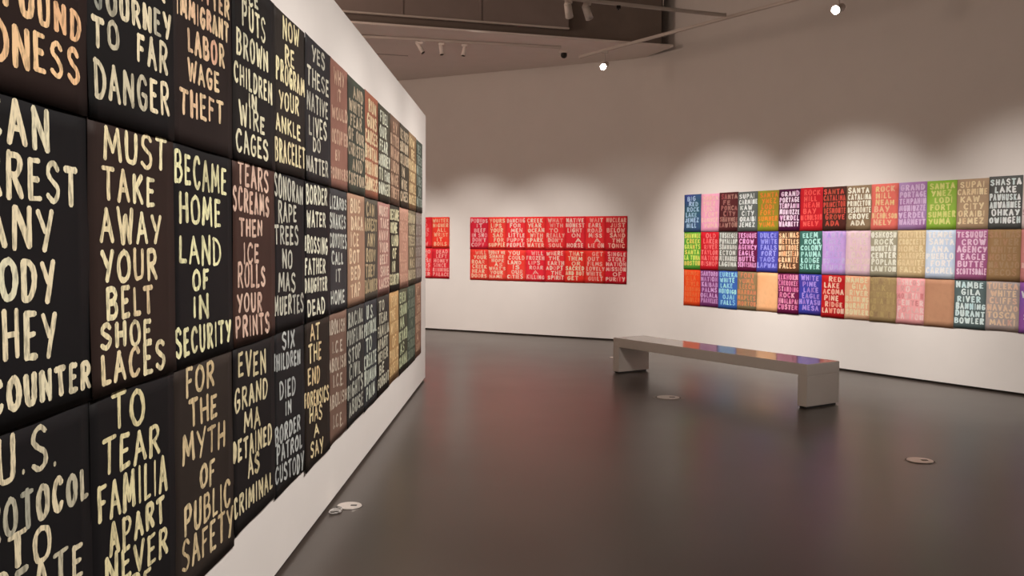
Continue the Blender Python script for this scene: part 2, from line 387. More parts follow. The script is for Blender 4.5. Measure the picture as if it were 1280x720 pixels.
def smooth_pts(p):
    out = []
    for i in range(len(p)-1):
        a = p[max(0, i-1)]; b_ = p[i]; c = p[i+1]; d = p[min(len(p)-1, i+2)]
        for k in range(3):
            t = k/3.0
            out.append(tuple(0.5*((2*b_[j]) + (-a[j]+c[j])*t + (2*a[j]-5*b_[j]+4*c[j]-d[j])*t*t + (-a[j]+3*b_[j]-3*c[j]+d[j])*t**3) for j in (0, 1)))
    out.append(p[-1]); return out
def ribbon(V, F, K, pts, wu, wv, col, surf, lift, rng):
    """brush stroke as a flat strip; nib wider across u than v"""
    n = len(pts); T = []
    for i in range(n):
        a = pts[max(0, i-1)]; c = pts[min(n-1, i+1)]; dx, dy = c[0]-a[0], c[1]-a[1]; l = math.hypot(dx, dy) or 1e-6; T.append((dx/l, dy/l))
    rows = []
    def row(p, t, k):
        nx, ny = -t[1], t[0]
        rows.append(((p[0]+nx*wu*k, p[1]+ny*wv*k), (p[0]-nx*wu*k, p[1]-ny*wv*k)))
    w0 = rng.uniform(.85, 1.15)
    row((pts[0][0]-T[0][0]*wu*.75, pts[0][1]-T[0][1]*wv*.75), T[0], .5)
    for i in range(n): row(pts[i], T[i], w0 * rng.uniform(.88, 1.12))
    row((pts[-1][0]+T[-1][0]*wu*.75, pts[-1][1]+T[-1][1]*wv*.75), T[-1], .45)
    b0 = len(V)
    for a, c in rows:
        V.append(surf(a[0], a[1], lift)); V.append(surf(c[0], c[1], lift)); K.append(col); K.append(col)
    for i in range(len(rows)-1):
        j = b0 + 2*i; F.append((j, j+1, j+3, j+2))
def set_ink(me, cols):
    at = me.attributes.new('ink', 'FLOAT_COLOR', 'POINT'); flat = []
    for c in cols: flat += [c[0], c[1], c[2], 1.0]
    at.data.foreach_set('color', flat)
def mixc(a, b_, k): return tuple(x*(1-k)+y*k for x, y in zip(a, b_))

def text_print(P, N, u0, z0, w, h, bg, bg2, fg, fg2, lines, seed, nib, curl=0.012, label='', group='', near=True, gain=.72, corner=0.0, standoff=0.004, ink=None, deep=1.0):
    """one sheet of paper on wall plane P(u,z,off) with its lettering; (u0,z0) lower left, u to the right of the reader"""
    rng = random.Random(seed)
    NU, NV = (10, 14) if near else (6, 8)
    tilt = rng.uniform(-.004, .004); ph = rng.uniform(0, 6); a1 = rng.uniform(.3, 1)*curl; a2 = rng.uniform(.2, 1)*curl; c1 = rng.uniform(0, 1)
    base = P(u0, z0, 0)
    def bulge0(u, v):
        x = u/w; y = v/h
        e = (abs(2*x-1)**8) * a1 * (0.4 + 0.6*math.sin(ph + 3*y)**2) + a2 * (max(0, .25-y)/.25)**2 * (.4+.6*abs(math.sin(ph+4*x)))
        e += corner * max(0, x-.6)*max(0, .35-y)/(.4*.35)
        e += .0012*math.sin(9*x+ph)*math.sin(7*y+ph)
        return standoff + max(0, e)
    BG_ = [[bulge0(w*i/NU, h*j/NV) for i in range(NU+1)] for j in range(NV+1)]
    def bulge(u, v):
        x = u/w*NU; y = v/h*NV; i = min(NU-1, int(x)); j = min(NV-1, int(y)); fx = x-i; fy = y-j
        return (BG_[j][i]*(1-fx)+BG_[j][i+1]*fx)*(1-fy) + (BG_[j+1][i]*(1-fx)+BG_[j+1][i+1]*fx)*fy
    def surf(u, v, lift=0.0):
        uu = u + tilt*(v-h/2); vv = v - tilt*(u-w/2)
        return P(u0+uu, z0+vv, bulge(min(max(u, 0), w), min(max(v, 0), h)) + lift) - base
    B1, B2, F1_, F2_ = alb(bg, gain*deep), alb(bg2, gain*deep), alb(fg, gain), alb(fg2, gain)
    V = []; K = []; F = []
    off = rng.uniform(0, 50)
    for side in (0, 1):
        for j in range(NV+1):
            for i in range(NU+1):
                u = w*i/NU; v = h*j/NV
                V.append(surf(u, v, -0.0012*side))
                k = noise.noise(Vector((u*4+off, v*4, off)))*.9+.35
                K.append(mixc(B1, B2, min(1, max(0, k))))
    st = (NU+1)*(NV+1)
    for j in range(NV):
        for i in range(NU):
            a = j*(NU+1)+i; F.append((a, a+1, a+NU+2, a+NU+1)); F.append((st+a, st+a+NU+1, st+a+NU+2, st+a+1))
    for i in range(NU):
        a = i; F.append((a, st+a, st+a+1, a+1)); a = NV*(NU+1)+i; F.append((a, a+1, st+a+1, st+a))
    for j in range(NV):
        a = j*(NU+1); F.append((a, a+NU+1, st+a+NU+1, st+a)); a += NU; F.append((a, st+a, st+a+NU+1, a+NU+1))
    o = mesh_obj('text_print', V, F, M_PAPER, smooth=True); o.location = base; set_ink(o.data, K)
    tag(o, label, 'print', group)
    # lettering
    V = []; K = []; F = []; q = 0
    for (txt, ua, ta, ba, ub, tb, bb) in lines:
        ws = [GW.get(c, 1.0) for c in txt]; gap = .2; tot = sum(ws) + gap*(len(txt)-1)
        x = 0.0; hh = ta - ba
        for c, cw in zip(txt, ws):
            k0 = x/tot; k1 = (x+cw)/tot; x += cw + gap
            if c == ' ': continue
            la, lb = ua+(ub-ua)*k0, ua+(ub-ua)*k1
            bot = ba+(bb-ba)*(k0+k1)/2 + rng.uniform(-.03, .03)*hh; top = ta+(tb-ta)*(k0+k1)/2 + rng.uniform(-.04, .04)*hh
            lh = top-bot; lw = lb-la
            wu = min(nib[0], lw*.17 + .002)*rng.uniform(.9, 1.1); wv = min(nib[1], lh*.11)*rng.uniform(.9, 1.1)
            sk = rng.uniform(-.05, .05); colr = mixc(F1_, F2_, min(1, max(0, rng.gauss(.25, .3))))
            for s in G.get(c, []):
                sm = s[0] == '~'; pts = s[1:] if sm else list(s)
                pts = [(p[0]+rng.uniform(-.03, .03), p[1]+rng.uniform(-.025, .025)) for p in pts]
                if sm: pts = smooth_pts(pts)
                elif near:
                    a, b_ = pts; pts = [a, ((2*a[0]+b_[0])/3+rng.uniform(-.02, .02), (2*a[1]+b_[1])/3), ((a[0]+2*b_[0])/3+rng.uniform(-.02, .02), (a[1]+2*b_[1])/3), b_]
                pp = []
                for px, py in pts:
                    uu = la + wu*.8 + (px + sk*(py-.5))*(lw-1.6*wu) if lw > 2.2*wu else (la+lb)/2 + (px-.5)*lw*.3
                    vv = bot + wv*.8 + py*(lh-1.6*wv)
                    pp.append((min(max(uu, wu), w-wu), min(max(vv-z0, wv), h-wv)))
                q = (q+1) % 12
                ribbon(V, F, K, pp, wu, wv, colr, surf, 0.0008+0.00005*q, rng)
    if V:
        l = mesh_obj('lettering', V, F, ink or M_LETTER, o); set_ink(l.data, K)
    return o
def auto_lines(words, u_w, z0, h, seed, top=.045, bot=.06):
    rng = random.Random(seed); n = len(words); out = []
    H = h*(1-top-bot); step = H/n
    for i, t in enumerate(words):
        lw = sum(GW.get(c, 1) for c in t); wd = min(u_w*.93, u_w*(.17+.135*lw)); x0 = (u_w-wd)*rng.uniform(.25, .75)
        zt = z0+h*(1-top)-i*step; s = rng.uniform(-.008, .008)
        out.append((t, x0, zt+s-step*.04, zt-step*.90, x0+wd, zt-s-step*.04, zt-step*.90))
    return out

# ------------------------------------------------------------------ dark prints on the partition
def PLw(u, z, off): return PL(u, z, off)
def PBw(u, z, off): return PB(-u, z, off)
def PRw(u, z, off): return PR(-u, z, off)
# measured letter rows: word, left u, top z, bottom z, right u, top z, bottom z
LET = {
(0,0):[('PROFOUND',-0.012,2.196,2.118,0.565,2.185,2.103),('SADNESS',0.001,2.081,1.978,0.554,2.09,1.994)],
(0,1):[('FEAR',0.067,2.37,2.302,0.525,2.425,2.354),('JOURNEY',0.041,2.287,2.217,0.567,2.324,2.239),('TO',0.025,2.192,2.11,0.19,2.213,2.13),('FAR',0.305,2.213,2.123,0.538,2.228,2.121),('DANGER',0.03,2.082,1.98,0.547,2.1,1.994)],
(0,2):[('BITTER',0.191,2.505,2.445,0.578,2.532,2.452),('IMMIGRANT',0.039,2.42,2.344,0.566,2.44,2.363),('LABOR',0.134,2.323,2.239,0.517,2.344,2.252),('WAGE',0.131,2.22,2.138,0.456,2.229,2.151),('THEFT',0.057,2.11,2.014,0.498,2.128,2.04)],
(0,3):[('ICE',0.169,2.641,2.566,0.356,2.66,2.588),('PUTS',0.126,2.578,2.472,0.461,2.57,2.464),('BROWN',0.052,2.452,2.341,0.495,2.437,2.345),('CHILDREN',0.014,2.312,2.227,0.555,2.313,2.212),('IN',0.201,2.215,2.156,0.323,2.215,2.153),('WIRE',0.075,2.172,2.07,0.439,2.139,2.062),('CAGES',0.032,2.052,1.954,0.486,2.046,1.953)],
(0,4):[('NOW',0.153,2.661,2.548,0.46,2.677,2.585),('RE',0.186,2.537,2.442,0.371,2.534,2.451),('PROGRAM',0.033,2.457,2.347,0.571,2.432,2.341),('YOUR',0.083,2.305,2.219,0.454,2.327,2.234),('ANKLE',0.021,2.196,2.111,0.484,2.186,2.108),('BRACELET',-0.002,2.076,1.97,0.573,2.089,1.973)],
(0,5):[('YES',0.159,2.652,2.567,0.466,2.665,2.569),('THESE',0.042,2.527,2.419,0.568,2.534,2.436),('NATIVE',0.04,2.394,2.29,0.545,2.405,2.304),('LIVES',0.081,2.275,2.165,0.512,2.281,2.176),('DO',0.169,2.163,2.081,0.358,2.176,2.091),('MATTER',0.008,2.053,1.969,0.54,2.063,1.966)],
(0,6):[('WHY',0.11,2.642,2.543,0.416,2.657,2.566),('IT',0.199,2.525,2.448,0.317,2.535,2.461),('WOULD',0.052,2.406,2.331,0.515,2.436,2.359),('OCCUPIED',0.05,2.275,2.19,0.526,2.295,2.202),('BY',0.148,2.158,2.086,0.288,2.168,2.099),('FOUNDERS',0.003,2.045,1.974,0.524,2.058,1.986)],
(1,0):[('CAN',0.126,1.926,1.812,0.41,1.911,1.808),('ARREST',0.041,1.809,1.7,0.543,1.779,1.675),('ANY',0.137,1.68,1.579,0.42,1.669,1.564),('BODY',0.099,1.569,1.473,0.423,1.54,1.437),('THEY',0.1,1.45,1.34,0.427,1.415,1.298),('ENCOUNTER',0.004,1.295,1.214,0.591,1.278,1.197)],
(1,1):[('MUST',0.093,1.915,1.82,0.529,1.923,1.815),('TAKE',0.08,1.8,1.708,0.437,1.793,1.696),('AWAY',0.067,1.693,1.588,0.483,1.68,1.583),('YOUR',0.068,1.573,1.481,0.449,1.57,1.47),('BELT',0.097,1.471,1.373,0.414,1.453,1.368),('SHOE',0.056,1.37,1.291,0.399,1.357,1.277),('LACES',0.054,1.284,1.194,0.497,1.284,1.183)],
(1,2):[('BECAME',0.017,1.904,1.789,0.542,1.877,1.768),('HOME',0.054,1.765,1.658,0.474,1.75,1.649),('LAND',0.049,1.615,1.519,0.471,1.613,1.5),('OF',0.169,1.496,1.418,0.337,1.494,1.418),('IN',0.167,1.407,1.323,0.334,1.403,1.312),('SECURITY',-0.001,1.302,1.204,0.574,1.289,1.197)],
(1,3):[('TEARS',0.069,1.929,1.826,0.508,1.909,1.808),('SCREAMS',-0.003,1.822,1.718,0.512,1.798,1.704),('THEN',0.083,1.695,1.611,0.404,1.687,1.617),('ICE',0.132,1.592,1.503,0.354,1.585,1.502),('ROLLS',0.058,1.518,1.408,0.449,1.485,1.392),('YOUR',0.045,1.383,1.309,0.397,1.377,1.285),('PRINTS',0.023,1.294,1.204,0.507,1.277,1.182)],
(1,4):[('SONORAN',0.001,1.923,1.802,0.544,1.884,1.784),('RAPE',0.072,1.791,1.682,0.411,1.775,1.694),('TREES',0.003,1.673,1.581,0.45,1.679,1.577),('NO',0.137,1.562,1.467,0.329,1.557,1.461),('MAS',0.072,1.453,1.363,0.389,1.439,1.342),('MUERTES',-0.011,1.342,1.253,0.551,1.329,1.225)],
(1,5):[('BORDER',0.023,1.904,1.791,0.538,1.906,1.808),('WATER',0.038,1.766,1.673,0.494,1.765,1.677),('CROSSING',-0.033,1.635,1.539,0.544,1.617,1.524),('FATHER',-0.001,1.513,1.417,0.49,1.501,1.418),('DAUGHTER',-0.012,1.405,1.325,0.531,1.398,1.313),('DEAD',0.047,1.287,1.198,0.466,1.28,1.187)],
(1,6):[('LIZARDS',0.001,1.881,1.791,0.509,1.867,1.801),('SNAKES',-0.001,1.773,1.674,0.482,1.764,1.677),('COYOTES',-0.002,1.65,1.566,0.506,1.646,1.548),('CALL',0.051,1.542,1.461,0.403,1.528,1.452),('IT',0.162,1.429,1.351,0.328,1.429,1.349),('HOME',0.025,1.304,1.223,0.438,1.298,1.206)],
(2,0):[('U.S.',0.165,1.157,1.051,0.425,1.145,1.029),('PROTOCOL',0.052,1.026,0.922,0.581,0.989,0.907),('TO',0.201,0.937,0.847,0.393,0.893,0.8),('CREATE',0.046,0.868,0.774,0.549,0.797,0.701)],
(2,1):[('TO',0.131,1.17,1.061,0.351,1.144,1.031),('TEAR',0.069,1.051,0.94,0.463,1.01,0.912),('FAMILIA',0.037,0.926,0.814,0.518,0.899,0.781),('APART',0.1,0.797,0.7,0.494,0.77,0.689),('NEVER',0.073,0.713,0.612,0.518,0.666,0.568),('BE',0.233,0.604,0.518,0.388,0.579,0.506),('FORGOT',0.054,0.567,0.488,0.499,0.483,0.383)],
(2,2):[('FOR',0.108,1.16,1.049,0.396,1.15,1.056),('THE',0.134,1.047,0.946,0.428,1.02,0.926),('MYTH',0.072,0.931,0.827,0.517,0.902,0.795),('OF',0.235,0.794,0.708,0.395,0.773,0.676),('PUBLIC',0.079,0.688,0.578,0.568,0.655,0.552),('SAFETY',0.054,0.563,0.453,0.595,0.544,0.421)],
(2,3):[('EVEN',0.069,1.147,1.043,0.465,1.11,0.998),('GRAND',0.015,1.005,0.902,0.488,0.987,0.893),('MA',0.136,0.896,0.802,0.374,0.873,0.784),('DETAINED',-0.02,0.793,0.703,0.547,0.763,0.667),('AS',0.185,0.693,0.601,0.357,0.677,0.581),('CRIMINAL',-0.016,0.569,0.476,0.556,0.538,0.455)],
(2,4):[('SIX',0.143,1.167,1.075,0.384,1.152,1.063),('CHILDREN',-0.03,1.077,0.988,0.496,1.041,0.962),('DIED',0.096,0.935,0.84,0.395,0.914,0.82),('IN',0.194,0.822,0.748,0.314,0.813,0.741),('BORDER',0.009,0.727,0.633,0.489,0.703,0.62),('PATROL',0.034,0.638,0.547,0.521,0.596,0.516),('CUSTODY',0.005,0.542,0.456,0.553,0.491,0.389)],
(2,5):[('AT',0.134,1.147,1.052,0.362,1.145,1.045),('THE',0.087,1.044,0.94,0.401,1.031,0.926),('END',0.076,0.916,0.821,0.358,0.895,0.799),('FORENSICS',-0.014,0.797,0.712,0.586,0.749,0.654),('HAS',0.108,0.706,0.619,0.416,0.669,0.577),('A',0.208,0.59,0.523,0.334,0.574,0.497),('SAY',0.123,0.506,0.419,0.433,0.475,0.377)],
(2,6):[('ABOLISH',-0.02,1.132,1.042,0.475,1.11,1.022),('I.C.E.',0.088,0.997,0.919,0.422,0.976,0.899),('ABOLISH',-0.002,0.897,0.811,0.498,0.874,0.791),('I.C.E.',0.108,0.79,0.712,0.42,0.765,0.677),('ABOLISH',-0.005,0.682,0.587,0.522,0.645,0.567),('I.C.E.',0.105,0.541,0.458,0.392,0.512,0.424)],
}
LET[(0, 0)] = [('RUN', .16, 2.66, 2.585, .42, 2.66, 2.585), ('GUNS', .1, 2.56, 2.475, .48, 2.56, 2.475), ('CAUSES', .05, 2.45, 2.365, .53, 2.45, 2.365), ('BRUTAL', .04, 2.335, 2.245, .54, 2.33, 2.24)] + LET[(0, 0)]
LET[(0, 1)] = [('FUEL', .1, 2.66, 2.575, .48, 2.66, 2.575), ('OUR', .15, 2.55, 2.47, .43, 2.55, 2.47)] + LET[(0, 1)]
LET[(0, 2)] = [('BY', .2, 2.66, 2.57, .4, 2.66, 2.57)] + LET[(0, 2)]
LET[(2, 0)] += [('HUMAN', .07, .68, .59, .52, .63, .54), ('PAIN', .1, .56, .46, .48, .51, .42)]
TX = {(0,7): 'AND|WHITE|FEAR|OF OUR|CHRISTED|AND|CUSTOM', (0,8): 'RUN|GUNS|CAUSES|BRUTAL|PROFOUND|SADNESS', (0,9): 'FUEL|OUR|FEAR|JOURNEY|TO FAR|DANGER',
 (0,10): 'BY|BITTER|IMMIGRANT|LABOR|WAGE|THEFT', (0,11): 'ICE PUTS|BROWN|CHILDREN|IN|WIRE|CAGES', (0,12): 'NOW|RE|PROGRAM|YOUR|ANKLE|BRACELET', (0,13): 'YES|THESE|NATIVE|LIVES|DO|MATTER',
 (1,7): 'BUG|DACA|ICE|BOT|BED|TAP', (1,8): 'CAN|ARREST|ANY|BODY|THEY|ENCOUNTER', (1,9): 'MUST|TAKE|AWAY|YOUR|BELT|SHOE|LACES', (1,10): 'BECAME|HOME|LAND|OF|IN|SECURITY', (1,11): 'TEARS|SCREAMS|THEN|ICE|ROLLS|YOUR|PRINTS',
 (1,12): 'SONORAN|RAPE|TREES|NO|MAS|MUERTES', (1,13): 'BORDER|WATER|CROSSING|FATHER|DAUGHTER|DEAD',
 (2,7): 'RACIAL|PROFILING|STOP|CIVIL|RIGHTS|ABUSE', (2,8): 'U.S.|PROTOCOL|TO|CREATE|HUMAN|PAIN', (2,9): 'TO|TEAR|FAMILIA|APART|NEVER|BE|FORGOT', (2,10): 'FOR|THE|MYTH|OF|PUBLIC|SAFETY', (2,11): 'EVEN|GRAND|MA|DETAINED|AS|CRIMINAL',
 (2,12): 'SIX|CHILDREN|DIED|IN|BORDER|PATROL|CUSTODY', (2,13): 'AT|THE|END|FORENSICS|HAS|A|SAY'}
BLK, BRN, CRM = (25, 22, 23), (46, 33, 29), (211, 190, 155)
# colour word, paper, paper 2, ink, ink 2
LC = {
0: [('dark brown', (44,30,26), (38,25,22), (218,175,130), (205,150,110)), ('black', BLK, (22,20,20), CRM, (120,118,108)), ('dark brown', (45,34,31), (38,28,26), (212,180,140), (200,145,120)),
    ('black', (36,31,29), (28,25,25), (218,202,165), (190,180,155)), ('dark brown', (48,40,35), (40,33,29), (220,200,155), (205,180,140)), ('charcoal', (50,46,47), (44,38,38), (205,192,168), (150,142,130)),
    ('reddish brown', (132,90,76), (118,78,66), (190,152,128), (170,128,105)), ('dark green-grey', (72,74,62), (66,62,54), (172,150,124), (150,128,106)), ('rust brown', (150,88,66), (120,76,58), (228,195,155), (225,170,130)),
    ('dark olive', (72,66,54), (84,74,60), (208,202,180), (190,180,150)), ('mid brown', (104,76,60), (92,68,54), (188,152,124), (170,130,105)), ('dark brown-olive', (76,66,52), (66,56,46), (202,178,148), (180,150,120)),
    ('tan', (132,100,68), (118,90,64), (218,188,142), (200,165,120)), ('grey-green', (70,76,66), (80,82,72), (152,156,142), (130,134,120))],
1: [('black', BLK, (23,21,22), CRM, (205,192,160)), ('dark brown', (50,35,30), (44,31,27), (222,200,158), (205,175,135)), ('black', BLK, (27,24,24), (222,206,158), (190,176,135)),
    ('reddish brown', (74,48,40), (62,41,35), (208,172,150), (190,150,130)), ('black', (32,28,29), (28,25,26), (190,180,160), (165,158,145)), ('black', (30,27,28), (34,29,29), (222,210,182), (200,188,165)),
    ('charcoal grey', (60,56,57), (54,50,50), (194,188,174), (175,168,155)), ('tan brown', (152,114,92), (142,106,84), (220,188,155), (210,172,138)), ('dark grey-brown', (88,78,66), (80,70,62), (178,154,118), (160,136,104)),
    ('dusty rose-brown', (152,106,96), (140,98,86), (220,186,164), (205,165,145)), ('dark brown-black', (52,44,34), (46,40,34), (226,208,168), (205,185,145)), ('salmon brown', (168,122,102), (158,112,94), (198,150,125), (185,140,118)),
    ('olive brown', (102,88,68), (94,82,66), (192,172,138), (175,152,120)), ('mauve-grey', (122,102,92), (112,94,86), (168,152,138), (150,136,124))],
2: [('black', BLK, (26,24,24), CRM, (130,128,116)), ('black', BLK, (25,22,22), (215,196,150), (200,180,135)), ('dark brown', (54,44,38), (48,38,33), (205,178,136), (185,155,115)),
    ('black', (28,24,24), (32,27,26), (208,188,148), (185,165,125)), ('black', (34,31,31), (30,28,29), (180,176,168), (150,146,140)), ('dark brown', (44,34,27), (38,30,26), (228,194,148), (210,176,130)),
    ('mid brown', (108,80,67), (98,72,60), (188,168,148), (172,148,126)), ('charcoal', (50,47,45), (56,52,50), (170,164,148), (148,142,128)), ('slate grey', (56,56,58), (50,50,50), (192,190,172), (170,168,150)),
    ('dark grey-brown', (58,50,44), (50,46,42), (192,182,158), (170,158,135)), ('ochre tan', (168,128,84), (152,112,72), (220,182,132), (200,158,108)), ('dark olive', (72,70,52), (66,60,48), (192,192,152), (165,160,125)),
    ('grey-green', (80,86,72), (72,76,64), (120,124,104), (105,108,92)), ('light reddish brown', (136,98,78), (124,88,70), (192,152,124), (175,136,108))]}
EL = [1.797,2.387,2.965,3.566,4.157,4.73,5.335,5.852,6.475,7.05,7.668,8.247,8.86,9.475,10.01]
ZL = [(1.922, 2.682), (1.167, 1.927), (0.368, 1.172)]
ROWN = ['top row', 'middle row', 'bottom row']
GL = 'dark text prints on the white partition'
for r_ in (2, 1, 0):
    for c_ in range(14):
        words = [l[0] for l in LET[(r_, c_)]] if (r_, c_) in LET else TX[(r_, c_)].split('|')
        u0, u1 = EL[c_], EL[c_+1]; z0, z1 = ZL[r_]
        rg = random.Random(c_*7+r_); dz = rg.uniform(-.006, .006)
        if r_ == 2: z0 = .372 + rg.uniform(-.012, .012) + (0.02 if c_ in (3, 4) else 0)
        if r_ == 0: z1 += dz
        cw, b1, b2, f1, f2 = LC[r_][c_]
        if (r_, c_) in LET: ln = LET[(r_, c_)]
        else: ln = auto_lines(words, u1-u0, z0, z1-z0, c_*31+r_)
        lbl = '%s print reading %s, %s of the partition, %s' % (cw, ' '.join(words)[:60] if False else ' '.join(words[:3]), ROWN[r_], 'near half' if c_ < 7 else 'far half')
        text_print(PLw, L_N, u0-.003, z0, u1-u0+.006, z1-z0, b1, b2, f1, f2, ln, 100*r_+c_, (.0107, .0075) if c_ < 7 else (.016, .0085), 0.0035, lbl, GL, c_ < 9, gain=1.0,
                   corner=0.0, standoff=.004 + .0045*(2-r_) + .0015*(c_ % 2), deep=1.35 if max(b1) < 90 else 1.0)

# ------------------------------------------------------------------ red prints on the back wall
RT = [['POUNDS|IT|BEEF|IN SNO|DON\'T|COPY', 'YOURS|LIPS|YOUR|SAD|FOR|SUPPLE', 'DANCING|FOR|MEN|LITTLE|PUPPY|PEOPLE', 'CREEK|YEAR|OCEAN|WITH|SPARK|WATER', 'WHAT|WITH|TO|REALLY|DON\'T|SOUL', 'NATIVE|HONEST|LIGHT|ON|A|HORSE', 'WAIT|EARL|ROAD|MISS|A|LIE ON', 'NUCLEAR|JUST|BELOW|SAND|THE|TONIC'],
      ['WILL|YOUR|ROAR|CREEK|NEAR|DOORS', 'TODAY WE|SHARE|HOPE|AS|WHAT\'S|YOUR|NAME', 'YOU|COULD|LAND|IS|OUR|CITIES', 'WILL|FROZEN|LIPS|ROAR|A|KILLING', 'WHERE|THE|EARTH|ADOPT|THE|SPIRIT', 'THAT|THEM|OR|SACRED|AND NOT|GET', 'GET|OUT|FILMS|LOVELY|WHITE|GUILT', 'SINGLE|STOLE|NATION|MISSION|OF|PURITY']]
RC = [[(196,30,48), (228,48,40), (214,40,44), (222,42,38), (214,40,42), (198,32,40), (206,38,40), (186,28,34)],
      [(220,52,42), (232,58,46), (230,52,42), (206,34,46), (206,36,40), (220,44,34), (212,42,34), (190,24,36)]]
RF = [[(225,130,135), (240,150,110), (235,165,150), (242,155,130), (232,120,105), (228,150,135), (225,140,125), (218,130,110)],
      [(240,150,110), (240,160,125), (245,175,150), (235,130,120), (245,160,140), (244,170,130), (235,120,105), (232,140,130)]]
BE = [8.16, 7.792, 7.431, 7.045, 6.671, 6.296, 5.93, 5.571, 5.193]
ZB = [(1.492, 2.057), (.941, 1.494)]
ORD = ['first', 'second', 'third', 'fourth', 'fifth', 'sixth', 'seventh', 'eighth', 'ninth', 'tenth', 'eleventh', 'twelfth', 'thirteenth', 'fourteenth', 'fifteenth']
for r_ in (1, 0):
    for c_ in range(8):
        words = RT[r_][c_].split('|'); w = BE[c_]-BE[c_+1]; z0, z1 = ZB[r_]
        bg = RC[r_][c_]; fg = mixc(RF[r_][c_], (250, 215, 195), .38)
        text_print(PBw, B_N, -BE[c_]-.001, z0, w+.002, z1-z0, bg, tuple(min(255, int(v*1.06)+6) for v in bg), fg, tuple(int(a*.6+b_*.4) for a, b_ in zip(fg, bg)),
                   auto_lines(words, w, z0, z1-z0, 500+r_*20+c_), 500+r_*20+c_, (.0095, .0075), .004,
                   'red print reading %s, %s from left in %s row of the red grid' % (' '.join(words[:2]), ORD[c_], ('upper', 'lower')[r_]), 'red text prints on the back wall', False, gain=1.0, standoff=.004 + .006*(1-r_) + .001*(c_ % 2), ink=M_LETTER_FAR)
k = 0
for r_, c_, t, bg, fg in ((1, 0, 'DEAD|LEFT|HONEY|SINCE|RUNNING|PALACE', (196,34,44), (225,140,130)), (0, 0, 'WHITER|HIGHER|ALL|WRIST|IT|BOILS', (222,52,38), (240,155,120)), (1, 1, 'WHO|ARE|THESE|BIRDS|SONG|OVER', (214,40,46), (240,160,150)), (0, 1, 'AND|OLD|RIVER|BEND|SO|NEW', (196,34,40), (220,110,105))):
    s1 = 8.965 + .37*c_; z0, z1 = ZB[r_]; words = t.split('|')
    text_print(PBw, B_N, -s1-.001, z0+.008, .371, z1-z0, bg, tuple(min(255, int(v*1.06)+6) for v in bg), fg, tuple(int(a*.6+b_*.4) for a, b_ in zip(fg, bg)), auto_lines(words, .37, z0+.008, z1-z0, 900+k), 900+k, (.0095, .0075), .004,
               'red print, %s row, %s of red block by the partition end' % (('upper', 'lower')[r_], ('rightmost column', 'partly hidden column')[c_]), 'red text prints beside the partition end', False, gain=1.0, standoff=.004 + .006*(1-r_) + .001*c_, ink=M_LETTER_FAR); k += 1

# ------------------------------------------------------------------ multicoloured prints on the right wall
S_ = 'SUPAI|CARMINE|KAW|CITY|ORAIBI|JEMEZ'; Y_ = 'SANTA|YNEZ|LODI|FORT|SUMNER|YUMA'; GP = 'GRAND|PORTAGE|TEMPAHIN|MUNIUZZE|VERDEL|WARMETT'; RH = 'ROCK|HILL|NEAH|BAY|NICHOLSON|NELY'
SC = 'SANTA|CATALINA|PRINCETON|DESMONTE|GROVE|ADA'; SH = 'SHASTA|LAKE|PAWHUSKA|AHWAHNEE|OHKAY|OWINGEH'; TQ = 'TESUQUE|CROW|AGENCY|EAGLE|BUTTE|SCOTTSDALE'; NB = 'NAMBE|GILA|RIVER|BANNING|DURANT|BOWLER'
OS = 'OSHKOSH|ROCK|MOUNTAIN|CENTER|POPLAR|LAWTON'; RL = 'RED|LAKE|ACOMA|PINE|RIDGE|LAWTON'; GF = 'SALINAS|NETTLES|WHITMORE|HOMESTEAD|GRANITE|FALLS'; TB = 'TULEKA|WHITE|CLIFFS|NAVAJO|TOSCA|MALKI'
